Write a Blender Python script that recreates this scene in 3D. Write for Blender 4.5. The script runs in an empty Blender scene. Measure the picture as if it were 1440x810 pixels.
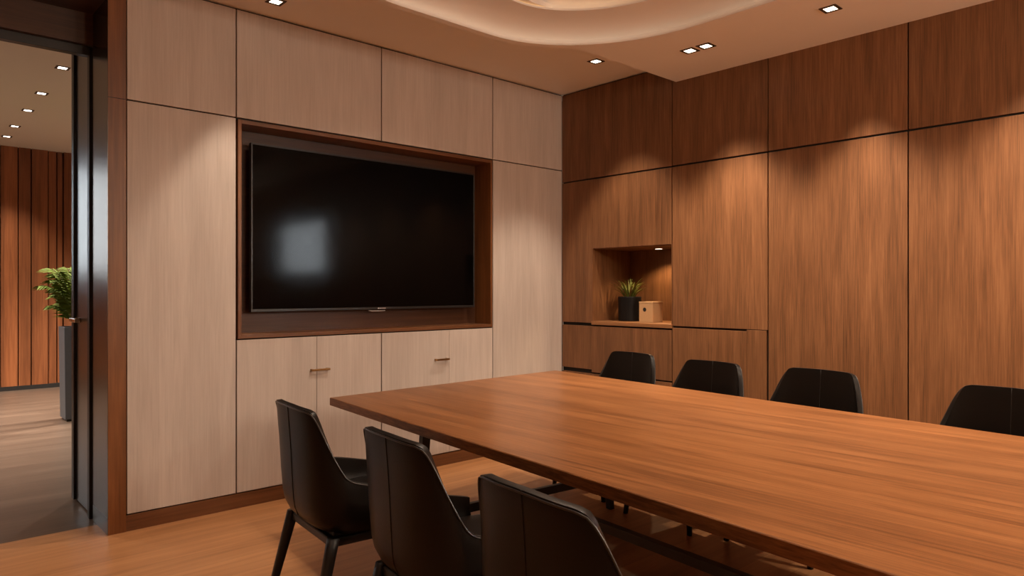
import bpy, bmesh, math, random
from mathutils import Vector, Matrix

random.seed(7)
SC = bpy.context.scene
COL = SC.collection
R = math.radians

# ------------------------------------------------------------------ camera, sky, exposure
cam_data = bpy.data.cameras.new('camera')
cam = bpy.data.objects.new('camera', cam_data)
COL.objects.link(cam)
cam.location = (0, 0, 1.30)
cam.rotation_euler = (R(90), 0, R(-42.4))
cam_data.sensor_width = 36
cam_data.lens = 992 / 1440 * 36
cam_data.shift_y = 2 / 1440
cam_data.clip_start = 0.05
SC.camera = cam

SC.view_settings.view_transform = 'Standard'
SC.view_settings.look = 'None'
SC.view_settings.gamma = 1
SC.view_settings.use_curve_mapping = False
SC.view_settings.exposure = 0.0

SKY = 17.0            # daylight outside the windows
WARM = (1.0, 0.79, 0.60)
HALL = (1.0, 0.87, 0.74)
P_WALL = 75          # downlights washing the walnut wall
P_NORTH = 105         # downlights by the television wall
P_SIDE = 11          # unseen downlights added on the doorway side
P_HALL = 240          # corridor downlights
P_RING = 98          # unseen downlights added over the table for light
LED_OUT = 0.6
P_FILL = 82      # unseen globe lamps added behind the camera as fill
LED_IN = 1.15

world = bpy.data.worlds.new('sky')
SC.world = world
world.use_nodes = True
bg = world.node_tree.nodes['Background']
bg.inputs[0].default_value = (0.88, 0.95, 1.0, 1)
bg.inputs[1].default_value = SKY
SC.cycles.max_bounces = 10
SC.cycles.diffuse_bounces = 6
SC.cycles.glossy_bounces = 4
SC.cycles.caustics_reflective = False
SC.cycles.caustics_refractive = False
SC.cycles.sample_clamp_indirect = 6

# ------------------------------------------------------------------ materials
MATS = {}


def new_mat(name):
    m = bpy.data.materials.new(name)
    m.use_nodes = True
    MATS[name] = m
    return m, m.node_tree.nodes, m.node_tree.links, m.node_tree.nodes['Principled BSDF']


def plain(name, col, rough=0.5, metal=0.0, spec=0.5, coat=0.0, noise=0.0, nscale=40, bump=0.0):
    m, N, L, b = new_mat(name)
    b.inputs['Base Color'].default_value = (*col, 1)
    b.inputs['Roughness'].default_value = rough
    b.inputs['Metallic'].default_value = metal
    b.inputs['Specular IOR Level'].default_value = spec
    b.inputs['Coat Weight'].default_value = coat
    tc = N.new('ShaderNodeTexCoord')
    nz = N.new('ShaderNodeTexNoise')
    nz.inputs['Scale'].default_value = nscale
    nz.inputs['Detail'].default_value = 4
    L.new(tc.outputs['Object'], nz.inputs['Vector'])
    if noise:
        mx = N.new('ShaderNodeMixRGB')
        mx.blend_type = 'MULTIPLY'
        mx.inputs[0].default_value = noise
        mx.inputs[1].default_value = (*col, 1)
        L.new(nz.outputs['Fac'], mx.inputs[2])
        L.new(mx.outputs[0], b.inputs['Base Color'])
    if bump:
        bp = N.new('ShaderNodeBump')
        bp.inputs['Strength'].default_value = bump
        bp.inputs['Distance'].default_value = 0.002
        L.new(nz.outputs['Fac'], bp.inputs['Height'])
        L.new(bp.outputs[0], b.inputs['Normal'])
    return m


def wood(name, dark, mid, light, axis='z', fine=70, coarse=9, stretch=0.035, rough=0.45, spec=0.4,
         plank=0.0, plank_axis='y', plank_amt=0.25, vary=0.12, bump=0.15, coat=0.0, cross=0.0, contrast=0.18, grain=0.55):
    """Veneer: grain runs along one axis, with fine pores, broad figure and a tone per leaf of veneer."""
    m, N, L, b = new_mat(name)
    b.inputs['Roughness'].default_value = rough
    b.inputs['Specular IOR Level'].default_value = spec
    b.inputs['Coat Weight'].default_value = coat
    b.inputs['Coat Roughness'].default_value = 0.3
    tc = N.new('ShaderNodeTexCoord')
    oi = N.new('ShaderNodeObjectInfo')
    add = N.new('ShaderNodeVectorMath')
    add.operation = 'ADD'
    sc = N.new('ShaderNodeVectorMath')
    sc.operation = 'SCALE'
    sc.inputs['Scale'].default_value = 37.0
    cmb = N.new('ShaderNodeCombineXYZ')
    for i in range(3):
        L.new(oi.outputs['Random'], cmb.inputs[i])
    L.new(cmb.outputs[0], sc.inputs[0])
    L.new(tc.outputs['Object'], add.inputs[0])
    L.new(sc.outputs[0], add.inputs[1])
    base = add.outputs[0]

    def stretched(scale, det, ro, st):
        mp = N.new('ShaderNodeMapping')
        s = [scale] * 3
        s['xyz'.index(axis)] = scale * st
        mp.inputs['Scale'].default_value = s
        L.new(base, mp.inputs['Vector'])
        n = N.new('ShaderNodeTexNoise')
        n.inputs['Scale'].default_value = 1.0
        n.inputs['Detail'].default_value = det
        n.inputs['Roughness'].default_value = ro
        n.inputs['Distortion'].default_value = 0.35
        L.new(mp.outputs[0], n.inputs['Vector'])
        return n.outputs['Fac']

    f1 = stretched(fine, 5, 0.65, stretch)
    f2 = stretched(coarse, 3, 0.55, 0.10)
    mix = N.new('ShaderNodeMath')
    mix.operation = 'MULTIPLY_ADD'
    mix.inputs[1].default_value = grain
    L.new(f1, mix.inputs[0])
    hlf = N.new('ShaderNodeMath')
    hlf.operation = 'MULTIPLY'
    hlf.inputs[1].default_value = 1 - grain
    L.new(f2, hlf.inputs[0])
    L.new(hlf.outputs[0], mix.inputs[2])
    ramp = N.new('ShaderNodeValToRGB')
    e = ramp.color_ramp.elements
    e[0].position = 0.50 - contrast
    e[0].color = (*dark, 1)
    e[1].position = 0.52 + contrast
    e[1].color = (*light, 1)
    k = e.new(0.5)
    k.color = (*mid, 1)
    L.new(mix.outputs[0], ramp.inputs[0])
    col = ramp.outputs[0]

    def tone(valsock, amt):
        nonlocal col
        mr = N.new('ShaderNodeMapRange')
        mr.inputs['To Min'].default_value = 1 - amt
        mr.inputs['To Max'].default_value = 1 + amt
        L.new(valsock, mr.inputs['Value'])
        vm = N.new('ShaderNodeVectorMath')
        vm.operation = 'SCALE'
        L.new(col, vm.inputs[0])
        L.new(mr.outputs[0], vm.inputs['Scale'])
        col = vm.outputs[0]

    if vary:
        tone(oi.outputs['Random'], vary)
    if plank:
        sep = N.new('ShaderNodeSeparateXYZ')
        L.new(base if not cross else tc.outputs['Object'], sep.inputs[0])
        dv = N.new('ShaderNodeMath')
        dv.operation = 'DIVIDE'
        dv.inputs[1].default_value = plank
        L.new(sep.outputs['XYZ'.index(plank_axis.upper())], dv.inputs[0])
        fl = N.new('ShaderNodeMath')
        fl.operation = 'FLOOR'
        L.new(dv.outputs[0], fl.inputs[0])
        wn = N.new('ShaderNodeTexWhiteNoise')
        if cross:                      # planks also end, at staggered places, with a thin dark joint
            wn1 = N.new('ShaderNodeTexWhiteNoise')
            wn1.noise_dimensions = '1D'
            L.new(fl.outputs[0], wn1.inputs['W'])
            d2 = N.new('ShaderNodeMath')
            d2.operation = 'DIVIDE'
            d2.inputs[1].default_value = cross
            L.new(sep.outputs['XYZ'.index(axis.upper())], d2.inputs[0])
            ad = N.new('ShaderNodeMath')
            L.new(d2.outputs[0], ad.inputs[0])
            L.new(wn1.outputs['Value'], ad.inputs[1])
            fl2 = N.new('ShaderNodeMath')
            fl2.operation = 'FLOOR'
            L.new(ad.outputs[0], fl2.inputs[0])
            wn.noise_dimensions = '2D'
            cv = N.new('ShaderNodeCombineXYZ')
            L.new(fl.outputs[0], cv.inputs[0])
            L.new(fl2.outputs[0], cv.inputs[1])
            L.new(cv.outputs[0], wn.inputs['Vector'])
            fr = N.new('ShaderNodeMath')
            fr.operation = 'FRACT'
            L.new(dv.outputs[0], fr.inputs[0])
            gt = N.new('ShaderNodeMath')
            gt.operation = 'GREATER_THAN'
            gt.inputs[1].default_value = 0.018
            L.new(fr.outputs[0], gt.inputs[0])
            tone(gt.outputs[0], 0.16)
        else:
            wn.noise_dimensions = '1D'
            L.new(fl.outputs[0], wn.inputs['W'])
        tone(wn.outputs['Value'], plank_amt)
    L.new(col, b.inputs['Base Color'])
    if bump:
        bp = N.new('ShaderNodeBump')
        bp.inputs['Strength'].default_value = bump
        bp.inputs['Distance'].default_value = 0.001
        L.new(f1, bp.inputs['Height'])
        L.new(bp.outputs[0], b.inputs['Normal'])
    return m


def emit(name, col, strength):
    m, N, L, b = new_mat(name)
    b.inputs['Base Color'].default_value = (0.8, 0.8, 0.8, 1)
    b.inputs['Emission Color'].default_value = (*col, 1)
    b.inputs['Emission Strength'].default_value = strength
    return m


M_WAL = wood('walnut_panel', (0.0987, 0.0428, 0.0180), (0.1788, 0.0792, 0.0333), (0.2681, 0.1257, 0.0559), 'z',
             fine=165, coarse=17, stretch=0.022, rough=0.42, plank=0.13, plank_axis='y', plank_amt=0.06, vary=0.06, grain=0.62, contrast=0.17)
M_WALX = wood('walnut_trim', (0.0950, 0.0353, 0.0115), (0.1650, 0.0618, 0.0191), (0.2450, 0.0972, 0.0319), 'z',
              fine=60, coarse=10, rough=0.4, vary=0.05)
M_WALH = wood('walnut_horizontal', (0.0850, 0.0342, 0.0145), (0.1500, 0.0608, 0.0247), (0.2250, 0.0950, 0.0391), 'x',
              fine=60, coarse=10, rough=0.4, vary=0.05)
M_DKWOOD = wood('dark_shaded_walnut', (0.040, 0.016, 0.008), (0.068, 0.028, 0.013), (0.100, 0.043, 0.020), 'x',  # darkened walnut: painted shade in the niche, dark wood at the door head
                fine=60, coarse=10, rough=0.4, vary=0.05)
M_SHELF = wood('walnut_shelf', (0.1600, 0.0712, 0.0289), (0.2700, 0.1235, 0.0493), (0.3800, 0.1805, 0.0765), 'y',
               fine=60, coarse=10, rough=0.4, vary=0.05)
M_OAK = wood('greige_veneer', (0.47, 0.415, 0.375), (0.54, 0.48, 0.44), (0.61, 0.55, 0.505), 'z',
             fine=110, coarse=14, stretch=0.03, rough=0.55, spec=0.3, plank=0.16, plank_axis='x', plank_amt=0.035, vary=0.03)
M_TABLE = wood('walnut_table_top', (0.1465, 0.0559, 0.0195), (0.2588, 0.1030, 0.0361), (0.3662, 0.1571, 0.0578), 'y',
               fine=125, coarse=11, stretch=0.016, rough=0.30, spec=0.36, plank=0.29, plank_axis='x', plank_amt=0.12, vary=0.0, contrast=0.12, grain=0.66)
M_FLOOR = wood('oak_floor', (0.2714, 0.1234, 0.0495), (0.3812, 0.1798, 0.0743), (0.4737, 0.2353, 0.1018), 'x',
               fine=28, coarse=6, stretch=0.05, rough=0.38, plank=0.19, plank_axis='y', plank_amt=0.10, vary=0.0, cross=1.6, bump=0.05)
M_FLOOR2 = wood('corridor_oak_floor', (0.0584, 0.0388, 0.0274), (0.0858, 0.0579, 0.0411), (0.1167, 0.0808, 0.0578), 'x',  # same oak grain as the room floor, greyer and darker
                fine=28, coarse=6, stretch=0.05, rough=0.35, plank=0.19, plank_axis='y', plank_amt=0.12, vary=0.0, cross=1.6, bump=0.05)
M_SLAT = wood('slat_wood', (0.1647, 0.0522, 0.0176), (0.2867, 0.0950, 0.0328), (0.4087, 0.1444, 0.0528), 'z',
              fine=60, coarse=6, rough=0.45, plank=0.16, plank_axis='x', plank_amt=0.25, vary=0.0)
M_DARK = plain('shadow_gap_black', (0.012, 0.009, 0.007), 0.8)
M_CEIL = plain('ceiling_paint', (0.88, 0.865, 0.85), 0.85, spec=0.2, noise=0.05, nscale=3)
M_CEIL2 = plain('corridor_ceiling_paint', (0.80, 0.75, 0.68), 0.85, spec=0.2)
M_WALLP = plain('plaster_paint', (0.42, 0.33, 0.26), 0.8, spec=0.2, noise=0.06, nscale=5)
M_LEATHER = plain('black_leather', (0.0090, 0.0068, 0.0058), 0.35, spec=0.20, noise=0.3, nscale=160, bump=0.10)
M_LEATHER2 = plain('black_piping', (0.022, 0.019, 0.017), 0.28, spec=0.6)
M_SEAM = plain('black_stitching', (0.016, 0.013, 0.011), 0.6, spec=0.2)
M_BEAM = plain('charcoal_steel', (0.13, 0.125, 0.12), 0.45, spec=0.5, noise=0.2, nscale=200)
M_BLKMETAL = plain('black_powder_coat', (0.012, 0.012, 0.013), 0.42, spec=0.5, noise=0.2, nscale=300)
M_STEEL = plain('dark_brushed_steel', (0.16, 0.155, 0.15), 0.28, metal=1.0, noise=0.15, nscale=60)
M_JAMB = plain('satin_bronze_lining', (0.15, 0.115, 0.09), 0.27, metal=0.85, noise=0.2, nscale=50)
M_STEELH = plain('satin_nickel', (0.75, 0.68, 0.60), 0.25, metal=1.0)
M_BRASS = plain('aged_brass', (0.46, 0.27, 0.11), 0.33, metal=1.0, noise=0.2, nscale=80)
M_TRIM = plain('bronze_trim', (0.055, 0.035, 0.024), 0.5, spec=0.4)
M_BEZEL = plain('television_bezel', (0.012, 0.012, 0.013), 0.35)
M_LOGO = plain('silver_logo', (0.75, 0.75, 0.76), 0.3, metal=0.6)
M_POT = plain('matte_black_ceramic', (0.0045, 0.004, 0.004), 0.5, spec=0.25, noise=0.2, nscale=20)
M_PLANTER = plain('slate_grey_planter', (0.085, 0.092, 0.105), 0.5, noise=0.2, nscale=30)
M_SOIL = plain('potting_soil', (0.03, 0.02, 0.013), 0.95, noise=0.6, nscale=120, bump=0.5)
M_CARD = plain('kraft_card', (0.50, 0.31, 0.16), 0.7, spec=0.2, noise=0.12, nscale=90)
M_HOLE = plain('dark_hole', (0.01, 0.008, 0.007), 0.9)
M_LEAF = plain('grass_leaf', (0.15, 0.19, 0.03), 0.5, noise=0.4, nscale=30)
M_LEAFD = plain('grass_leaf_dry', (0.20, 0.11, 0.04), 0.6, noise=0.3, nscale=30)
M_PALM = plain('palm_leaf', (0.105, 0.150, 0.014), 0.65, spec=0.2, noise=0.4, nscale=12)
M_STEM = plain('palm_stem', (0.10, 0.12, 0.04), 0.6)
M_LAMP = emit('lamp_face', (1.0, 0.80, 0.58), 7)
M_LAMPH = emit('corridor_lamp_face', (1.0, 0.90, 0.78), 7)
M_GLOBE = emit('fill_globe', WARM, 6)  # glow of the added fill lamps
M_LEDO = emit('led_strip_outer', (1.0, 0.66, 0.40), LED_OUT)
M_LEDI = emit('led_strip_inner', (1.0, 0.52, 0.20), LED_IN)

# television glass: dark, softly reflective
m_, N_, L_, b_ = new_mat('television_screen')
b_.inputs['Base Color'].default_value = (0.001, 0.001, 0.0012, 1)
b_.inputs['Roughness'].default_value = 0.10
b_.inputs['Specular IOR Level'].default_value = 0.12
M_SCREEN = m_
m_, N_, L_, b_ = new_mat('window_glass')
b_.inputs['Base Color'].default_value = (1, 1, 1, 1)
b_.inputs['Roughness'].default_value = 0.0
b_.inputs['Transmission Weight'].default_value = 1.0
b_.inputs['IOR'].default_value = 1.01
M_GLASS = m_
m_, N_, L_, b_ = new_mat('tinted_glass')
b_.inputs['Base Color'].default_value = (0.19, 0.19, 0.19, 1)
b_.inputs['Roughness'].default_value = 0.0
b_.inputs['Transmission Weight'].default_value = 1.0
b_.inputs['IOR'].default_value = 1.01
M_TINT = m_


# ------------------------------------------------------------------ building helpers
def tag(o, label=None, cat=None, group=None, kind=None):
    if label: o['label'] = label
    if cat: o['category'] = cat
    if group: o['group'] = group
    if kind: o['kind'] = kind
    return o


def thing(name, label, cat, loc=(0, 0, 0), rz=0.0, group=None):
    o = bpy.data.objects.new(name, None)
    COL.objects.link(o)
    o.empty_display_size = 0.1
    o.location = loc
    o.rotation_euler = (0, 0, rz)
    return tag(o, label, cat, group)


def build(name, bm, mat, parent=None, smooth=False, bevel=0.0, kind=None, seg=2, sharp=0):
    bmesh.ops.recalc_face_normals(bm, faces=bm.faces)
    me = bpy.data.meshes.new(name)
    bm.to_mesh(me)
    bm.free()
    o = bpy.data.objects.new(name, me)
    COL.objects.link(o)
    me.materials.append(mat)
    if smooth:
        for p in me.polygons: p.use_smooth = True
        if sharp: me.set_sharp_from_angle(angle=R(sharp))
    if bevel:
        md = o.modifiers.new('bevel', 'BEVEL')
        md.width = bevel
        md.segments = seg
        md.limit_method = 'ANGLE'
        md.angle_limit = R(40)
    if parent is not None: o.parent = parent
    if kind: o['kind'] = kind
    return o


def box(bm, x0, x1, y0, y1, z0, z1):
    vs = [bm.verts.new((x, y, z)) for x in (x0, x1) for y in (y0, y1) for z in (z0, z1)]
    for f in ((0, 1, 3, 2), (4, 6, 7, 5), (0, 4, 5, 1), (2, 3, 7, 6), (0, 2, 6, 4), (1, 5, 7, 3)):
        bm.faces.new([vs[i] for i in f])


def boxbm(*a):
    bm = bmesh.new()
    box(bm, *a)
    return bm


def loft(bm, rings, closed=True, cap0=True, cap1=True):
    rv = [[bm.verts.new(p) for p in r] for r in rings]
    n = len(rv[0])
    for a, b in zip(rv, rv[1:]):
        for i in range(n if closed else n - 1):
            j = (i + 1) % n
            bm.faces.new((a[i], a[j], b[j], b[i]))
    if closed and cap0: bm.faces.new(rv[0][::-1])
    if closed and cap1: bm.faces.new(rv[-1])
    return rv


def tube(bm, pts, rad, n=8, closed=False):
    pts = [Vector(p) for p in pts]
    rr = rad if isinstance(rad, (list, tuple)) else [rad] * len(pts)
    rings = []
    for i, p in enumerate(pts):
        a = pts[i - 1] if i > 0 else (pts[-1] if closed else p)
        c = pts[i + 1] if i < len(pts) - 1 else (pts[0] if closed else p)
        t = (c - a).normalized()
        up = Vector((0, 0, 1)) if abs(t.z) < 0.9 else Vector((1, 0, 0))
        s = t.cross(up).normalized()
        u = s.cross(t).normalized()
        rings.append([p + (s * math.cos(2 * math.pi * k / n) + u * math.sin(2 * math.pi * k / n)) * rr[i] for k in range(n)])
    if closed: rings.append(rings[0])
    loft(bm, rings)


def lathe(bm, prof, cx=0, cy=0, n=40):
    rings = [[(cx + r * math.cos(2 * math.pi * k / n), cy + r * math.sin(2 * math.pi * k / n), z) for k in range(n)] for r, z in prof]
    loft(bm, rings)


def struct(name, bm, mat, parent=None, **k):
    return build(name, bm, mat, parent, kind=None if parent else 'structure', **k)


# ------------------------------------------------------------------ room constants
XE = 4.406        # face of the walnut wall
YN = 4.187        # face of the television wall
XW, YS = -1.7, -2.4
ZH, ZL = 2.972, 2.832   # high ceiling along the television wall, lower ceiling over the rest
GAP = 0.004

# ------------------------------------------------------------------ floor
struct('floor', boxbm(XW, XE + 0.02, YS, 4.424, -0.05, 0.0), M_FLOOR)
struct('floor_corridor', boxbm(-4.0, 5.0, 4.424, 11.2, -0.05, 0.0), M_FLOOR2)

# ------------------------------------------------------------------ television wall (wall_north)
wn = struct('wall_north', boxbm(1.023, XE + 0.02, YN + 0.30, YN + 0.34, 0, 3.1), M_WALLP)
# black carcass seen in the gaps between panels, open at the television niche
for a in ((1.0235, 1.611, 0.02, 3.0), (3.620, XE + 0.02, 0.02, 3.0), (1.611, 3.620, 2.3125, 3.0)):
    build('carcass', boxbm(a[0], a[1], YN + 0.019, YN + 0.30, a[2], a[3]), M_DARK, wn)
XS = [1.0235, 1.612, 2.608, 3.619, XE]
def npanel(i0, i1, z0, z1, x0=None, x1=None):
    x0 = XS[i0] if x0 is None else x0
    x1 = XS[i1] if x1 is None else x1
    build('panel', boxbm(x0 + GAP, x1 - GAP, YN, YN + 0.018, z0, z1), M_OAK, wn, bevel=0.0012)
for i in range(4): npanel(i, i + 1, 2.318 + GAP, ZH - 0.012)
npanel(0, 1, 0.094, 2.318 - GAP)
npanel(3, 4, 0.094, 2.318 - GAP)
build('skirting', boxbm(1.0235, XE, YN + 0.004, YN + 0.018, 0.0, 0.087), M_WALH, wn, bevel=0.001)

# walnut niche lining around the television
nf = thing('television_niche', 'walnut lined recess framing the big television in the pale panel wall', 'niche', (0, 0, 0))
nx0, nx1, nz0, nz1 = 1.620, 3.612, 1.006, 2.311
t = 0.022
b = boxbm(nx0, nx0 + t, YN - 0.004, YN + 0.20, nz0, nz1)
build('side_lining', b, M_WALX, nf, bevel=0.0015)
build('side_lining', boxbm(nx1 - 0.017, nx1, YN - 0.004, YN + 0.20, nz0, nz1), M_WALX, nf, bevel=0.0015)
build('top_lining', boxbm(nx0 + t, nx1 - 0.017, YN - 0.004, YN + 0.20, nz1 - 0.024, nz1), M_WALH, nf, bevel=0.0015)
build('sill', boxbm(nx0 + t, nx1 - 0.017, YN - 0.004, YN + 0.20, nz0, nz0 + 0.024), M_WALH, nf, bevel=0.0015)
build('back_board', boxbm(nx0 + t, nx1 - 0.017, YN + 0.192, YN + 0.21, nz0 + 0.024, nz1 - 0.024), M_DKWOOD, nf)  # darker colour stands in for the shade inside the niche

# the two low cabinets under the niche
def cabinet(x0, xm, x1, hx0, hx1, label):
    t = thing('cabinet', label, 'cabinet', ((x0 + x1) / 2, YN + 0.15, 0.0), group='pale cabinets under the television niche')
    cx, cy = t.location.x, t.location.y
    def loc(a): return (a[0] - cx, a[1] - cx, a[2] - cy, a[3] - cy, a[4], a[5])
    build('body', boxbm(*loc((x0 + 0.003, x1 - 0.003, YN + 0.0185, YN + 0.29, 0.09, 1.0))), M_DARK, t)
    d1 = build('door', boxbm(*loc((x0 + GAP, xm - 0.0012, YN, YN + 0.018, 0.094, 0.9985))), M_OAK, t, bevel=0.001)
    build('door', boxbm(*loc((xm + 0.0012, x1 - GAP, YN, YN + 0.018, 0.094, 0.9985))), M_OAK, t, bevel=0.001)
    hb = boxbm(*loc((hx0, hx1, YN - 0.036, YN - 0.022, 0.780, 0.793)))
    for xx in (hx0 + 0.004, hx1 - 0.016): box(hb, *loc((xx, xx + 0.012, YN - 0.026, YN, 0.780, 0.793)))
    build('handle', hb, M_BRASS, d1, bevel=0.002)
    return t
for o in (cabinet(1.612, 2.127, 2.608, 2.078, 2.206, 'low pale two-door cabinet with brass bar handle near the doorway, behind the first chair'),
          cabinet(2.608, 3.193, 3.619, 3.052, 3.172, 'low pale two-door cabinet with brass bar handle under the far half of the television')):
    pass

# wood post and lining of the doorway
post = struct('trim_1', boxbm(0.936, 1.023, YN, YN + 0.333, 0.0, 3.0), M_WALX, bevel=0.001)
build('plinth', boxbm(0.9345, 0.936, YN + 0.0005, YN + 0.333, 0.0, 0.088), M_STEEL, post)
build('lining', boxbm(0.9346, 0.936, YN + 0.001, YN + 0.333, 0.0885, 2.846), M_JAMB, post)
build('joint', boxbm(0.9362, 1.0228, YN - 0.0004, YN + 0.0004, 2.316, 2.319), M_DARK, post)
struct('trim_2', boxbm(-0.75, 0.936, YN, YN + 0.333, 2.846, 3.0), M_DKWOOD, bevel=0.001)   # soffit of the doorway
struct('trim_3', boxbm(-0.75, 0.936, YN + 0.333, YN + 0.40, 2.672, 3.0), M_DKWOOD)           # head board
struct('trim_4', boxbm(-0.84, -0.75, YN, YN + 0.333, 0.0, 3.0), M_WALX, bevel=0.001)
struct('wall_north_end', boxbm(XW, -0.84, YN, YN + 0.333, 0.0, 3.0), M_OAK)

# steel framed door, swung open into the corridor
dr = struct('door_1', boxbm(0.944, 0.984, 4.612, 5.00, 0.012, 2.80), M_STEEL, bevel=0.002)
build('stile', boxbm(0.930, 0.990, 5.0, 5.06, 0.012, 2.80), M_BLKMETAL, dr, bevel=0.002)
h_ = boxbm(0.898, 0.944, 4.875, 4.890, 1.10, 1.13)
box(h_, 0.898, 0.912, 4.80, 4.96, 1.105, 1.128)
build('handle', h_, M_STEELH, dr, bevel=0.003)
fr = boxbm(-0.75, 0.936, 4.555, 4.605, 2.622, 2.672)
box(fr, 0.924, 1.0, 4.555, 4.605, 0.0, 2.672)
box(fr, -0.80, -0.75, 4.556, 4.605, 0.0, 2.672)
struct('door_2', fr, M_BLKMETAL, bevel=0.002)

# ------------------------------------------------------------------ walnut wall (wall_east)
we = struct('wall_east', boxbm(XE + 0.56, XE + 0.60, 0.55, YN + 0.34, 0, 3.1), M_WALLP)
YB = [YN, 3.852, 3.065, 2.309, 1.456, 0.60]
NY0, NY1, NZ0, NZ1 = 3.069, 3.842, 1.040, 1.632      # the lit niche
for a in ((0.60, NY0 - 0.006, 0.0, 3.0), (NY1 + 0.006, YN, 0.0, 3.0), (NY0 - 0.006, NY1 + 0.006, NZ1 + 0.02, 3.0), (NY0 - 0.006, NY1 + 0.006, 0.0, 1.0)):
    build('carcass', boxbm(XE + 0.019, XE + 0.56, a[0], a[1], a[2], a[3]), M_DARK, we)
ZJ = 2.212
def epanel(y1, y0, z0, z1, par=None, name='panel', g0=GAP, g1=GAP, g=None, off=(0, 0, 0)):
    ox, oy, oz = off
    return build(name, boxbm(XE - ox, XE + 0.018 - ox, y0 + g0 - oy, y1 - g1 - oy, z0 - oz, z1 - oz), M_WAL, par or we, bevel=0.0012)
ytop = [YN, 3.065, 2.309, 1.456, 0.60]
for a, b in zip(ytop, ytop[1:]): epanel(a, b, ZJ + 0.006, (ZH if a == YN else ZH) - 0.012)
epanel(3.065, 2.309, 1.030, ZJ - 0.006)
epanel(3.065, 2.463, 0.10, 1.016, g0=0.001)
epanel(2.463, 2.309, 0.10, 1.026, g1=0.001, g0=0.012)
epanel(2.309, 1.456, 0.10, ZJ - 0.006)
epanel(1.456, 0.60, 0.10, ZJ - 0.006)
build('plinth', boxbm(XE + 0.004, XE + 0.018, 0.6, YN, 0.0, 0.092), M_WALH, we)

# built-in cabinet around the lit niche
wc = thing('niche_cabinet', 'built-in walnut cabinet with paired doors above a lit open niche', 'cabinet', (XE + 0.28, 3.63, 0.0))
wo = (XE + 0.28, 3.63, 0.0)
def wbox(x0, x1, y0, y1, z0, z1): return boxbm(x0 - wo[0], x1 - wo[0], y0 - wo[1], y1 - wo[1], z0, z1)
epanel(YN, 3.852, 1.024, ZJ - 0.006, wc, 'side_panel', g0=0.0008, off=wo)
epanel(YN, 3.852, 0.640, 0.998, wc, 'side_panel', g0=0.0008, off=wo)
epanel(YN, 3.852, 0.10, 0.606, wc, 'side_panel', g0=0.0008, off=wo)
epanel(3.852, 3.476, NZ1 + 0.004, ZJ - 0.006, wc, 'door', g0=0.0008, g1=0.0008, off=wo)
epanel(3.476, 3.065, NZ1 + 0.004, ZJ - 0.006, wc, 'door', g1=0.0008, off=wo)
epanel(3.852, 3.065, 0.618, 0.998, wc, 'drawer', g1=0.0008, off=wo)
epanel(3.852, 3.065, 0.10, 0.606, wc, 'drawer', g1=0.0008, off=wo)
D = 0.50
build('niche_side', wbox(XE, XE + D, NY1, NY1 + 0.010, NZ0, NZ1 + 0.004), M_WAL, wc)
build('niche_side', wbox(XE, XE + D, NY0 - 0.004, NY0, NZ0, NZ1 + 0.004), M_WAL, wc)
build('niche_back', wbox(XE + D, XE + D + 0.01, NY0 - 0.004, NY1 + 0.01, NZ0, NZ1 + 0.004), M_WAL, wc)
build('niche_top', wbox(XE + 0.019, XE + D, NY0, NY1, NZ1, NZ1 + 0.015), M_WAL, wc)
build('shelf', wbox(XE - 0.004, XE + D + 0.01, NY0 - 0.004, NY1 + 0.010, 1.010, NZ0), M_SHELF, wc, bevel=0.0015)

# remaining shell of the room
s = bmesh.new()      # walnut wall continues past the frame, with a window in it
box(s, XE, XE + 0.2, 0.10, 0.59, 0, 3.0)
box(s, XE, XE + 0.2, YS, -1.55, 0, 3.0)
box(s, XE, XE + 0.2, -1.55, 0.10, 0, 1.50)
box(s, XE, XE + 0.2, -1.55, 0.10, 2.26, 3.0)
struct('wall_east_end', s, M_WAL)
w = bmesh.new()
for y in (-1.55, 0.06): box(w, XE + 0.06, XE + 0.10, y, y + 0.04, 1.50, 2.26)
for z in (1.50, 2.22): box(w, XE + 0.06, XE + 0.10, -1.51, 0.06, z, z + 0.04)
win = struct('window_1', w, M_BLKMETAL)
build('pane', boxbm(XE + 0.078, XE + 0.082, -1.51, 0.06, 1.54, 2.22), M_GLASS, win)
struct('wall_south', boxbm(XW - 0.1, XE + 0.2, YS - 0.1, YS, 0, 3.1), M_WALLP)
struct('wall_west', boxbm(XW - 0.1, XW, YS, YN + 0.333, 0, 3.1), M_WALLP)

# ------------------------------------------------------------------ ceiling with the rounded light recess
RCX, RCY, RA, RB, KA, KB = 2.45, 1.50, 1.105, 1.722, 0.78, 0.95
def rrect(d, z, n=14):
    a, b, ka, kb = RA + d, RB + d, max(KA + d, 0.05), max(KB + d, 0.05)
    pts = []
    for q, (sx, sy) in enumerate(((1, 1), (-1, 1), (-1, -1), (1, -1))):
        for i in range(n + 1):
            th = math.pi / 2 * i / n
            if q % 2: th = math.pi / 2 - th
            pts.append(Vector((RCX + sx * (a - ka + ka * math.cos(th)), RCY + sy * (b - kb + kb * math.sin(th)), z)))
    return pts

YSTEP = 3.03
OUT = 0.045
lip = rrect(0, ZL)
outer = rrect(OUT, ZL)
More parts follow.
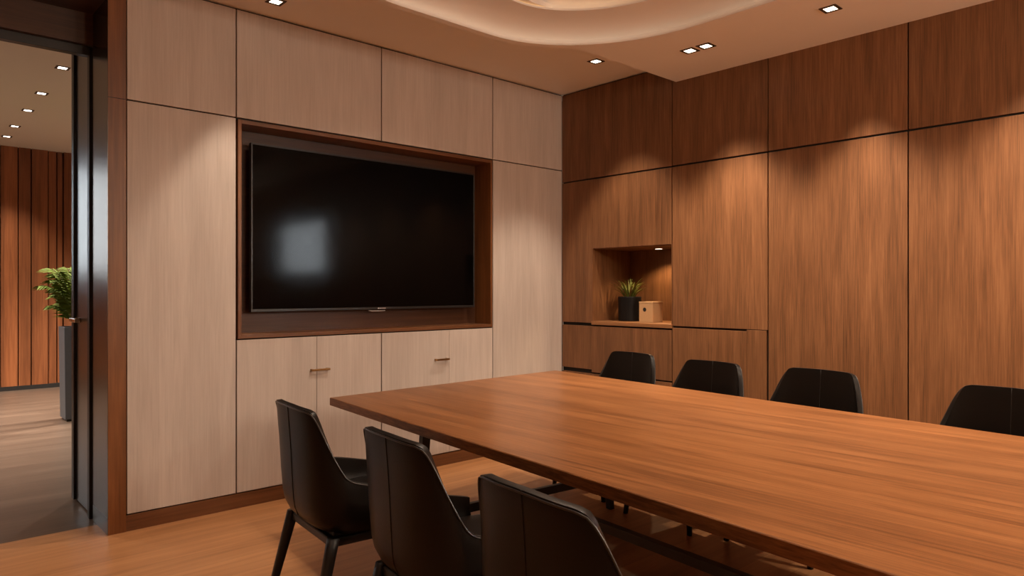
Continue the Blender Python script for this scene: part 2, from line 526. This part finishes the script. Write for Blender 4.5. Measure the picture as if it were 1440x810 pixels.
# outline of the low ceiling: the room up to the step, plus the bulge of the recess rim beyond it
bulge = [p for p in outer if p.y > YSTEP + 0.01]
bulge.sort(key=lambda p: -p.x)
poly = [Vector((XW, YS, ZL)), Vector((XE, YS, ZL)), Vector((XE, YSTEP, ZL)), Vector((bulge[0].x + 0.02, YSTEP, ZL))] + bulge + \
       [Vector((bulge[-1].x - 0.02, YSTEP, ZL)), Vector((XW, YSTEP, ZL))]
bm = bmesh.new()
va = [bm.verts.new(p) for p in poly]
vb = [bm.verts.new(p) for p in lip]
ed = [bm.edges.new((v[i], v[(i + 1) % len(v)])) for v in (va, vb) for i in range(len(v))]
bmesh.ops.triangle_fill(bm, use_beauty=True, edges=ed)
for p, vs, dz in ((poly, va, 0.15), (lip, vb, 0.012)):       # step face and lip thickness
    top = [bm.verts.new((q.x, q.y, q.z + dz)) for q in p]
    for i in range(len(p)):
        j = (i + 1) % len(p)
        bm.faces.new((vs[i], vs[j], top[j], top[i]))
ceil = struct('ceiling', bm, M_CEIL)
prof = [(0.0, ZL + 0.012), (0.042, ZL + 0.012), (0.042, ZL + 0.045), (0.02, ZL + 0.070), (-0.05, ZL + 0.098), (-0.14, ZL + 0.114), (-0.245, ZL + 0.120),
        (-0.245, ZL + 0.132), (-0.20, ZL + 0.132), (-0.20, ZL + 0.17), (-0.24, ZL + 0.215), (-0.33, ZL + 0.25), (-0.50, ZL + 0.27), (-0.68, ZL + 0.275)]
bm = bmesh.new()
loft(bm, [rrect(d, z) for d, z in prof], cap0=False, cap1=False)
build('recess_dome', bm, M_CEIL, ceil, smooth=True, sharp=38)
bm = bmesh.new()
bm.faces.new([bm.verts.new(p) for p in rrect(-0.68, ZL + 0.275)])
build('recess_ceiling', bm, M_CEIL, ceil)
bm = bmesh.new()
loft(bm, [rrect(0.014, ZL + 0.016), rrect(0.032, ZL + 0.016)], cap0=False, cap1=False)
build('light_strip', bm, M_LEDO, ceil)
bm = bmesh.new()
loft(bm, [rrect(-0.229, ZL + 0.136), rrect(-0.211, ZL + 0.136)], cap0=False, cap1=False)
build('light_strip', bm, M_LEDI, ceil)
struct('ceiling_high', boxbm(XW, XE + 0.02, 2.95, YN + 0.02, ZH, ZH + 0.03), M_CEIL)
struct('ceiling_slab', boxbm(XW - 0.1, XE + 0.6, YS - 0.1, YN + 0.34, 3.13, 3.2), M_DARK)

# ------------------------------------------------------------------ recessed ceiling lights
def spot(parent, loc, power, size, blend, col, rot=(0, 0, 0), rad=0.03):
    l = bpy.data.lights.new('lamp_beam', 'SPOT')
    l.energy = power
    l.spot_size = R(size)
    l.spot_blend = blend
    l.color = col
    l.shadow_soft_size = rad
    o = bpy.data.objects.new('lamp_beam', l)
    COL.objects.link(o)
    o.location = loc
    o.rotation_euler = rot
    o.parent = parent
    return o

def downlight(x, y, z, label, power, size=87, blend=0.5, group=None, lamp=None, s=0.046, col=WARM, rot=(0, 0, 0), name='ceiling_light', accent=0):
    t = thing(name, label, 'ceiling light', (x, y, z), group=group)
    tw = s * 0.36
    bm = bmesh.new()
    for a in ((-s, s, s - tw, s), (-s, s, -s, -s + tw), (-s, -s + tw, -s + tw, s - tw), (s - tw, s, -s + tw, s - tw)):
        box(bm, a[0], a[1], a[2], a[3], -0.004, 0.0)
    build('trim', bm, M_TRIM, t)
    k = s - tw - 0.001
    build('lamp', boxbm(-k, k, -k, k, -0.003, 0.0), lamp or M_LAMP, t)
    spot(t, (0, 0, -0.012), power, size, blend, col, rot)
    if accent: spot(t, (0, 0, -0.012), power * accent, 34, 1.0, col, (0, R(-31), 0))
    return t

G = 'square recessed ceiling lights in the meeting room'
downlight(3.938, 3.401, ZH, 'square recessed ceiling light in the raised ceiling, nearest the room corner', P_NORTH * 1.05, 78, 0.5, group=G)
downlight(1.749, 3.948, ZH, 'square recessed ceiling light close to the pale television wall, cut by the picture edge', P_NORTH * 0.9, 40, 0.5, group=G, rot=(0, R(13), 0))
downlight(3.892, 2.571, ZL, 'square recessed ceiling light of a close pair, the one nearer the room corner', P_WALL * 0.8, group=G, accent=0.7)
downlight(3.892, 2.453, ZL, 'square recessed ceiling light of a close pair, the one farther from the corner', P_WALL * 0.8, group=G, accent=0.7)
downlight(3.877, 1.670, ZL, 'square recessed ceiling light alone above the tall walnut panels', P_WALL * 1.25, group=G, accent=0.8)
OFF = 'square recessed ceiling light outside the picture, '
for x, y, w_ in ((3.88, 0.87, 'beside the walnut wall'), (3.88, 0.0, 'at the wall window')): downlight(x, y, ZL, OFF + w_, P_WALL * 1.15, accent=0.8, group='ceiling lights outside the picture')
for x, y, w_ in ((0.55, 2.6, 'added fill, above the first chair'), (0.55, 1.2, 'added fill, above the third chair'), (0.55, -0.4, 'added fill, behind the camera'), (2.4, -1.2, 'added fill, beyond the table end')): downlight(x, y, ZL, OFF + w_, P_SIDE, 100, 0.8, group='ceiling lights outside the picture')  # unseen downlights added to brighten chair tops and floor
for y, w_ in ((2.60, 'added fill, far end of the oval recess'), (1.5, 'added fill, middle of the oval recess'), (0.35, 'added fill, near end of the oval recess')): downlight(2.45, y, ZL + 0.274, OFF + w_, P_RING, 136, 0.5, group='ceiling lights outside the picture')  # unseen downlights added to light the table and walls

# opal globe lamps added on the unseen rear wall as warm fill light
for x, zz, lb in ((1.7, 2.55, 'highest, farthest from the walnut wall'), (2.55, 2.30, 'in the middle of three'), (3.4, 2.05, 'lowest, nearest the walnut wall')):
    wl = thing('fill_lamp', 'added opal globe fill lamp on the rear wall, ' + lb, 'fill lamp', (x, YS, zz), group='added fill lamps on the rear wall')
    bm = bmesh.new()
    bmesh.ops.create_uvsphere(bm, u_segments=32, v_segments=16, radius=0.09, matrix=Matrix.Translation((0, 0.16, 0)))
    build('globe', bm, M_GLOBE, wl, smooth=True)
    bm = bmesh.new()
    tube(bm, [(0, 0.0, -0.10), (0, 0.08, -0.12), (0, 0.16, -0.085)], 0.008, 8)
    build('arm', bm, M_BRASS, wl, smooth=True)
    l = bpy.data.lights.new('fill_glow', 'POINT')
    l.energy = P_FILL
    l.color = WARM
    l.shadow_soft_size = 0.09
    o = bpy.data.objects.new('fill_glow', l)
    COL.objects.link(o)
    o.location = (0, 0.27, 0)
    o.parent = wl

# puck light in the niche
pk = thing('niche_spotlight', 'small round spotlight set in the top of the walnut niche', 'spotlight', (XE + 0.30, 3.40, NZ1))
bm = bmesh.new()
lathe(bm, [(0.036, -0.001), (0.036, -0.006), (0.030, -0.007), (0.030, -0.002)], n=28)
build('trim', bm, M_STEELH, pk)
bm = bmesh.new()
lathe(bm, [(0.029, -0.002), (0.029, -0.006)], n=28)
build('lamp', bm, M_LAMP, pk)
spot(pk, (0, 0, -0.012), 19, 130, 0.5, (1.0, 0.66, 0.34), rad=0.02)

# ------------------------------------------------------------------ corridor beyond the doorway
YC = 11.076
s = bmesh.new()
x = -2.2
i = 0
random.seed(3)
WX0, WX1, WZ0, WZ1 = -1.30, 0.15, 1.50, 3.00      # window in the far wall
while x < 5.0:
    w_ = random.choice((0.07, 0.10, 0.14, 0.19))
    d_ = random.choice((0.0, 0.03, 0.06))
    if x + w_ > WX0 - 0.05 and x < WX1 + 0.05:
        box(s, x, x + w_ - 0.014, YC - d_, YC + 0.05, 0.055, WZ0)
        box(s, x, x + w_ - 0.014, YC - d_, YC + 0.05, WZ1, 3.14)
    else:
        box(s, x, x + w_ - 0.014, YC - d_, YC + 0.05, 0.055, 3.14)
    x += w_
wcor = struct('wall_corridor', s, M_SLAT)
bk = boxbm(-4, WX0, YC + 0.05, YC + 0.1, 0, 3.2)
box(bk, WX1, 5, YC + 0.05, YC + 0.1, 0, 3.2)
box(bk, WX0, WX1, YC + 0.05, YC + 0.1, 0, WZ0)
box(bk, WX0, WX1, YC + 0.05, YC + 0.1, WZ1, 3.2)
build('backing', bk, M_DARK, wcor)
build('skirting', boxbm(-2.2, 5.0, YC - 0.065, YC + 0.05, 0.0, 0.055), M_DARK, wcor)
w = bmesh.new()
for xx in (WX0, (WX0 + WX1) / 2, WX1 - 0.04): box(w, xx, xx + 0.04, YC + 0.0, YC + 0.06, WZ0, WZ1)
for z in (WZ0, WZ1 - 0.04): box(w, WX0 + 0.04, WX1 - 0.04, YC + 0.0, YC + 0.06, z, z + 0.04)
win2 = struct('window_2', w, M_BLKMETAL)
build('pane', boxbm(WX0 + 0.04, WX1 - 0.04, YC + 0.03, YC + 0.034, WZ0 + 0.04, WZ1 - 0.04), M_TINT, win2)
struct('wall_corridor_west', boxbm(-4.1, -4.0, 4.4, 11.2, 0, 3.2), M_WALLP)
struct('wall_corridor_east', boxbm(5.0, 5.1, 4.4, 11.2, 0, 3.2), M_WALLP)
struct('wall_corridor_south', boxbm(-4.0, XW, 4.4, 4.5, 0, 3.2), M_WALLP)
struct('ceiling_corridor', boxbm(-4.1, 5.1, YN + 0.40, 11.2, 3.135, 3.2), M_CEIL2)
GC = 'recessed lights in the corridor ceiling'
for k, (x, y) in enumerate(((1.19, 6.82), (1.20, 7.84), (1.21, 8.68), (1.22, 9.62), (1.23, 10.33))):
    nm = ('nearest the doorway', 'second from the doorway', 'third from the doorway', 'fourth from the doorway', 'farthest from the doorway, by the slatted wall')[k]
    downlight(x, y, 3.135, 'small recessed corridor ceiling light, ' + nm, P_HALL, 90, 1.0, group=GC, lamp=M_LAMPH, s=0.05, col=HALL)
for x, y, w_ in ((-1.0, 8.2, 'added fill in the corridor by its window'), (3.3, 8.6, 'added fill in the corridor past the palm')): downlight(x, y, 3.135, OFF + w_, P_HALL * 5.5, 130, 0.8, group='added corridor fill lights outside the picture', lamp=M_LAMPH, s=0.05, col=HALL)  # unseen extra lamps added to raise the corridor's ambient light

# ------------------------------------------------------------------ television
tv = thing('television', 'large wide black flat-screen television mounted in the walnut niche', 'television', (2.627, YN + 0.10, 1.682))
hw, hh = 0.887, 0.522
bm = bmesh.new()
bw = 0.010
for a in ((-hw, hw, hh - bw, hh), (-hw, hw, -hh, -hh + 0.017), (-hw, -hw + bw, -hh + 0.017, hh - bw), (hw - bw, hw, -hh + 0.017, hh - bw)):
    box(bm, a[0], a[1], -0.004, 0.03, a[2], a[3])
build('bezel', bm, M_BEZEL, tv, bevel=0.0015)
build('screen', boxbm(-hw + bw, hw - bw, -0.001, 0.02, -hh + 0.017, hh - bw), M_SCREEN, tv)
build('housing', boxbm(-hw + 0.03, hw - 0.03, 0.0305, 0.06, -hh + 0.03, hh - 0.03), M_BEZEL, tv, bevel=0.004)
build('wall_bracket', boxbm(-0.25, 0.25, 0.0605, 0.0915, -0.2, 0.2), M_BLKMETAL, tv)
bm = boxbm(0.012, 0.022, -0.0052, -0.004, -hh + 0.004, -hh + 0.012)
for k in range(6): box(bm, 0.026 + k * 0.0085, 0.0325 + k * 0.0085, -0.0052, -0.004, -hh + 0.005, -hh + 0.011)
build('logo', bm, M_LOGO, tv)
bm = bmesh.new()
tube(bm, [(-0.055, 0.008, -hh - 0.006), (-0.03, 0.006, -hh - 0.010), (0.03, 0.006, -hh - 0.011), (0.075, 0.006, -hh - 0.009)], 0.004, 6)
build('sensor_strip', bm, M_LOGO, tv, smooth=True)

# ------------------------------------------------------------------ table
TA = Vector((1.783, 3.366))   # far corner by the first chair
TB = Vector((3.548, 3.436))
TL = (Vector((1.499, 0.515)) - TA).normalized()
TR = (Vector((3.277, 0.674)) - TB).normalized()
LEN = 3.95
TZ = 0.735
tc_ = (TA + TB) / 2 + (TL + TR) / 2 * LEN / 2
tb = thing('conference_table', 'long walnut conference table with thin undercut edge in the middle of the room', 'table', (tc_.x, tc_.y, 0))
corners = [TA, TB, TB + TR * LEN, TA + TL * LEN]
ctr = Vector((tc_.x, tc_.y))
bm = bmesh.new()
def inset(d):
    out = []
    for i, p in enumerate(corners):
        e1 = (corners[i - 1] - p).normalized()
        e2 = (corners[(i + 1) % 4] - p).normalized()
        out.append(p + (e1 + e2) * d - ctr)
    return out
loft(bm, [[(p.x, p.y, z) for p in inset(d)] for d, z in ((0.04, TZ - 0.056), (0.0, TZ - 0.040), (0.0, TZ - 0.003), (0.003, TZ))])
build('tabletop', bm, M_TABLE, tb, bevel=0.001)
ax = -(TL + TR) / 2
ax.normalize()
ang = math.atan2(-ax.x, ax.y)
def tpos(u, v): # u across (+ towards the walnut wall), v along (+ towards the television wall)
    return Vector((math.cos(ang) * u - math.sin(ang) * v, math.sin(ang) * u + math.cos(ang) * v))
def tbox(bm, u0, u1, v0, v1, z0, z1):
    vs = []
    for u in (u0, u1):
        for v in (v0, v1):
            for z in (z0, z1):
                p = tpos(u, v)
                vs.append(bm.verts.new((p.x, p.y, z)))
    for f in ((0, 1, 3, 2), (4, 6, 7, 5), (0, 4, 5, 1), (2, 3, 7, 6), (0, 2, 6, 4), (1, 5, 7, 3)):
        bm.faces.new([vs[i] for i in f])
for v in (1.33, -1.33):
    for u in (-0.62, 0.62):
        bm = bmesh.new()
        rings = []
        for z, uu, hw_ in ((0.0, u * 1.05, 0.016), (TZ - 0.11, u * 0.97, 0.022)):
            r = []
            for (du, dv) in ((-1, -1), (1, -1), (1, 1), (-1, 1)):
                p = tpos(uu + du * hw_, v + dv * 0.020)
                r.append((p.x, p.y, z))
            rings.append(r)
        loft(bm, rings)
        build('leg', bm, M_BLKMETAL, tb, bevel=0.003)
    bm = bmesh.new()
    tbox(bm, -0.66, 0.66, v - 0.03, v + 0.03, TZ - 0.11, TZ - 0.056)
    build('crossbar', bm, M_BLKMETAL, tb, bevel=0.003)
    bm = bmesh.new()
    tbox(bm, -0.62, 0.62, v - 0.015, v + 0.015, 0.17, 0.215)
    build('crossbar', bm, M_BLKMETAL, tb, bevel=0.003)
bm = bmesh.new()
tbox(bm, -0.02, 0.02, -1.314, 1.314, 0.172, 0.215)
build('stretcher', bm, M_BEAM, tb, bevel=0.003)

# ------------------------------------------------------------------ chairs
def lerp(a, b, t): return a + (b - a) * t
def table_lookup(tab, z):
    for (z0, v0), (z1, v1) in zip(tab, tab[1:]):
        if z <= z1: return lerp(v0, v1, max(0.0, (z - z0) / (z1 - z0)))
    return tab[-1][1]
def smooth_lookup(tab, z):
    return (table_lookup(tab, z - 0.02) + table_lookup(tab, z) * 2 + table_lookup(tab, z + 0.02)) / 4
W_T = [(0.405, 0.200), (0.43, 0.232), (0.455, 0.254), (0.50, 0.272), (0.60, 0.274), (0.68, 0.262), (0.78, 0.234), (0.87, 0.205)]
XB_T = [(0.405, -0.195), (0.43, -0.234), (0.455, -0.256), (0.50, -0.268), (0.60, -0.274), (0.72, -0.280), (0.87, -0.292)]
A_T = [(0.40, 0.13), (0.55, 0.13), (0.66, 0.11), (0.76, 0.075), (0.87, 0.045)]
S_B = 0.56
def contour(s, z, off=0.0):
    w, xb, a = smooth_lookup(W_T, z) + off, smooth_lookup(XB_T, z) - off, smooth_lookup(A_T, z)
    t = abs(s)
    sg = 1 if s >= 0 else -1
    if t <= S_B:
        th = t / S_B * math.pi / 2
        n = 2.6
        x = xb + a * (1 - max(0, math.cos(th)) ** (2 / n))
        y = w * math.sin(th) ** (2 / n) if th > 0 else 0
    else:
        k = (t - S_B) / (1 - S_B)
        x = lerp(xb + a, 0.165, k)
        y = w - 0.012 * k * k
    return Vector((x, sg * y, z))
RIM = [(0.0, 0.872), (0.28, 0.869), (0.36, 0.862), (0.405, 0.848), (0.435, 0.825), (0.456, 0.795), (0.470, 0.757), (0.484, 0.718), (0.502, 0.680), (0.53, 0.645), (0.565, 0.623), (0.63, 0.605), (0.72, 0.592), (0.85, 0.574), (1.0, 0.550)]
def rim(s): return table_lookup(RIM, abs(s))
_h = [i * 0.03 for i in range(14)] + [0.40 + i * 0.01 for i in range(1, 21)] + [0.60 + i * 0.05 for i in range(1, 9)]
SS = [-v for v in _h[:0:-1]] + _h
def shell_point(s, t, off=0.0):
    z = lerp(0.420, rim(s), t)
    return contour(s, z, off)

def chair(loc, rz, label, group):
    root = thing('dining_chair' if False else 'conference_chair', label, 'chair', loc, rz, group)
    # outer shell
    bm = bmesh.new()
    rows = []
    inner = [(0.70, 0.398), (0.90, 0.404)]
    n = 15
    for sc_, z in inner:
        rows.append([Vector(((contour(s, 0.420).x - 0.02) * sc_ + 0.02, contour(s, 0.420).y * sc_, z)) for s in SS])
    for j in range(n + 1): rows.append([shell_point(s, (j / n)) for s in SS])
    loft(bm, rows, closed=False)
    # close the belly of the shell
    bm.verts.ensure_lookup_table()
    sh = build('shell', bm, M_LEATHER, root, smooth=True)
    md = sh.modifiers.new('thick', 'SOLIDIFY')
    md.thickness = 0.021
    md.offset = -1
    md.use_even_offset = False
    md2 = sh.modifiers.new('round', 'BEVEL')
    md2.width = 0.009
    md2.segments = 4
    md2.limit_method = 'ANGLE'
    md2.angle_limit = R(50)
    # piping round the rim
    bm = bmesh.new()
    tube(bm, [contour(s, rim(s) - 0.006, 0.0015) for s in SS], 0.0028, 6)
    build('piping', bm, M_LEATHER2, sh, smooth=True)
    # seam down the middle of the back, outside and inside
    bm = bmesh.new()
    tube(bm, [shell_point(0, t / 14, 0.0) + Vector((-0.0002, 0, 0)) for t in range(1, 15)], 0.0018, 6)
    tube(bm, [shell_point(0, t / 14, 0.0) + Vector((0.0208, 0, 0)) for t in range(5, 15)], 0.0016, 6)
    build('seam', bm, M_SEAM, sh, smooth=True)
    # seat cushion
    bm = bmesh.new()
    def outline(ins, z, crown=0.0):
        pts = []
        x0, x1, w0, w1 = -0.235 + ins, 0.245 - ins, 0.218 - ins, 0.240 - ins
        N = 40
        for k in range(N):
            th = 2 * math.pi * k / N
            cx, sy = math.cos(th), math.sin(th)
            e = 2 / 5.0
            ux = math.copysign(abs(cx) ** e, cx)
            uy = math.copysign(abs(sy) ** e, sy)
            xx = lerp(x0, x1, (ux + 1) / 2)
            ww = lerp(w0, w1, (ux + 1) / 2)
            pts.append((xx, uy * ww, z))
        return pts
    loft(bm, [outline(0.03, 0.425), outline(0.006, 0.432), outline(0.0, 0.450), outline(0.0, 0.475), outline(0.010, 0.493), outline(0.04, 0.502), outline(0.10, 0.505)])
    build('seat', bm, M_LEATHER, root, smooth=True)
    # black under-frame
    bm = bmesh.new()
    for a in ((-0.18, 0.20, -0.205, -0.175), (-0.18, 0.20, 0.175, 0.205), (-0.208, -0.178, -0.205, 0.205), (0.19, 0.22, -0.205, 0.205)):
        box(bm, a[0], a[1], a[2], a[3], 0.376, 0.409)
    box(bm, -0.19, 0.205, -0.19, 0.19, 0.392, 0.426)
    build('seat_frame', bm, M_BLKMETAL, root, bevel=0.006)
    # four tapered splayed legs
    for tx, ty, fx, fy in ((0.195, 0.195, 0.228, 0.232), (0.195, -0.195, 0.228, -0.232), (-0.198, 0.205, -0.300, 0.238), (-0.198, -0.205, -0.300, -0.238)):
        bm = bmesh.new()
        rings = []
        for k in range(6):
            u = k / 5
            r0 = lerp(0.0215, 0.0125, u)
            cx, cy, z = lerp(tx, fx, u), lerp(ty, fy, u), lerp(0.412, 0.0, u)
            ring = []
            for m_i in range(12):
                th = 2 * math.pi * m_i / 12
                e = 2 / 3.2
                c_, s_ = math.cos(th), math.sin(th)
                ring.append((cx + r0 * math.copysign(abs(c_) ** e, c_), cy + r0 * math.copysign(abs(s_) ** e, s_), z))
            rings.append(ring)
        loft(bm, rings)
        build('leg', bm, M_BLKMETAL, root, smooth=True)
    return root

def children_of(o): return [c for c in bpy.data.objects if c.parent == o]
def copy_tree(o, parent=None):
    c = o.copy()
    COL.objects.link(c)
    if parent is not None: c.parent = parent
    for ch in children_of(o): copy_tree(ch, c)
    return c

GL = 'black leather chairs on the doorway side of the table'
GR = 'black leather chairs on the walnut wall side of the table'
face = ang                         # chairs on the doorway side face across the table
specs = [
    ((1.191, 2.50), face, 'black leather chair seen from behind, nearest the pale cabinets and table corner', GL, 1),
    ((1.163, 1.783), face, 'black leather chair seen from behind, middle one between two like it', GL, 1),
    ((1.067, 1.096), face, 'black leather chair seen from behind, biggest and cut by the bottom picture edge', GL, 1),
    ((3.828, 2.995), face + math.pi, 'black leather chair behind the table, just below the lit niche', GR, 1),
    ((3.710, 2.304), face + math.pi, 'black leather chair behind the table, second from the room corner', GR, 1),
    ((3.743, 1.672), face + math.pi, 'black leather chair behind the table, third from the room corner', GR, 1),
    ((3.650, 0.800), face + math.pi, 'black leather chair behind the table, cut by the picture side, centre seam showing', GR, 1),
]
proto = None
for (bx, by), rz, label, grp, _ in specs:
    ox, oy = bx + 0.255 * math.cos(rz), by + 0.255 * math.sin(rz)
    if proto is None:
        proto = chair((ox, oy, 0), rz, label, grp)
    else:
        c = copy_tree(proto)
        c.location = (ox, oy, 0)
        c.rotation_euler = (0, 0, rz)
        tag(c, label, 'chair', grp)

# ------------------------------------------------------------------ things in the niche
pp = thing('potted_grass', 'small spiky green plant in a black cylinder pot inside the lit niche', 'potted plant', (XE + 0.225, 3.635, NZ0 + 0.0008))
bm = bmesh.new()
lathe(bm, [(0.088, 0.0), (0.092, 0.006), (0.095, 0.195), (0.093, 0.2), (0.086, 0.2), (0.085, 0.178), (0.001, 0.178)])
build('pot', bm, M_POT, pp, smooth=False, bevel=0.002)
bm = bmesh.new()
lathe(bm, [(0.084, 0.179), (0.04, 0.186), (0.001, 0.188)])
build('soil', bm, M_SOIL, pp)
random.seed(11)
def blades(n, hmin, hmax, width, lean):
    bm = bmesh.new()
    for i in range(n):
        a = random.uniform(0, 2 * math.pi)
        r0 = random.uniform(0, 0.05)
        h = random.uniform(hmin, hmax)
        ln = random.uniform(*lean)
        d = Vector((math.cos(a), math.sin(a), 0))
        sd = Vector((-d.y, d.x, 0))
        L_, C_, R_ = [], [], []
        for k in range(7):
            u = k / 6
            p = d * (r0 + ln * (u ** 1.6)) + Vector((0, 0, 0.18 + h * (u - 0.32 * (ln / 0.14) * u ** 3)))
            w = width * (1 - u ** 2) * (0.6 + 0.8 * min(u * 3, 1)) + 0.0004
            L_.append(bm.verts.new(p + sd * w))
            R_.append(bm.verts.new(p - sd * w))
            C_.append(bm.verts.new(p + Vector((0, 0, -w * 0.5)) + d * w * 0.3))
        for k in range(6):
            bm.faces.new((L_[k], C_[k], C_[k + 1], L_[k + 1]))
            bm.faces.new((C_[k], R_[k], R_[k + 1], C_[k + 1]))
    return bm
build('foliage', blades(64, 0.12, 0.23, 0.0038, (0.03, 0.19)), M_LEAF, pp, smooth=True)
o = build('dry_foliage', blades(9, 0.13, 0.21, 0.004, (0.12, 0.20)), M_LEAFD, pp, smooth=True)

bx = thing('cardboard_box', 'small square kraft box with a dark round hole beside the black pot', 'box', (XE + 0.185, 3.392, NZ0 + 0.0008))
hb = 0.066
build('body', boxbm(-hb, hb, -hb, hb, 0.0, 0.149), M_CARD, bx, bevel=0.0015)
build('lid', boxbm(-hb - 0.001, hb + 0.001, -hb - 0.001, hb + 0.001, 0.1495, 0.163), M_CARD, bx, bevel=0.0015)
bm = bmesh.new()
loft(bm, [[(x, 0.012 + 0.016 * math.cos(2 * math.pi * k / 24), 0.100 + 0.016 * math.sin(2 * math.pi * k / 24)) for k in range(24)] for x in (-hb - 0.0012, -hb + 0.002)])
build('hole', bm, M_HOLE, bx)

# ------------------------------------------------------------------ palm in the corridor
pl = thing('potted_palm', 'leafy green palm in a tall slate-grey planter in the corridor', 'potted plant', (1.56, 8.19, 0))
bm = bmesh.new()
def sq(h, z): return [(-h, -h, z), (h, -h, z), (h, h, z), (-h, h, z)]
loft(bm, [sq(0.13, 0.02), sq(0.142, 0.93), sq(0.125, 0.93), sq(0.122, 0.88)])
build('planter', bm, M_PLANTER, pl, bevel=0.004)
build('plinth', boxbm(-0.115, 0.115, -0.115, 0.115, 0.0, 0.02), M_BLKMETAL, pl)
build('soil', boxbm(-0.121, 0.121, -0.121, 0.121, 0.86, 0.885), M_SOIL, pl)
random.seed(5)
fo = bmesh.new()
st = bmesh.new()
for i in range(26):
    a = 2 * math.pi * i / 26 * 2.4 + random.uniform(-0.2, 0.2)
    h = random.uniform(0.40, 1.02)
    ln = random.uniform(0.16, 0.40)
    d = Vector((math.cos(a), math.sin(a), 0))
    pts = []
    for k in range(9):
        u = k / 8
        pts.append(d * (0.02 + ln * u ** 1.5) + Vector((0, 0, 0.87 + h * (u - 0.35 * u ** 3))))
    tube(st, pts, [0.007 * (1 - 0.8 * k / 8) for k in range(9)], 5)
    sd = Vector((-d.y, d.x, 0))
    for k in range(18):
        u = 0.25 + 0.75 * k / 17
        kk = min(int(u * 8), 7)
        p = pts[kk].lerp(pts[kk + 1], u * 8 - kk)
        tg = (pts[kk + 1] - pts[kk]).normalized()
        for sg in (-1, 1):
            l = 0.23 * (1 - 0.55 * u) * random.uniform(0.85, 1.15)
            dirv = (sd * sg * 0.75 + tg * 0.75 + Vector((0, 0, -0.25))).normalized()
            up = dirv.cross(tg).normalized()
            wv = dirv.cross(up).normalized() * 0.013
            q = [p, p + dirv * l * 0.45 + wv, p + dirv * l - Vector((0, 0, l * 0.25)), p + dirv * l * 0.45 - wv]
            mid = p + dirv * l * 0.45 + up * 0.003
            V = [fo.verts.new(v) for v in q] + [fo.verts.new(mid)]
            for e_ in ((0, 1, 4), (1, 2, 4), (2, 3, 4), (3, 0, 4)): fo.faces.new([V[j] for j in e_])
build('foliage', fo, M_PALM, pl)
build('stem', st, M_STEM, pl, smooth=True)
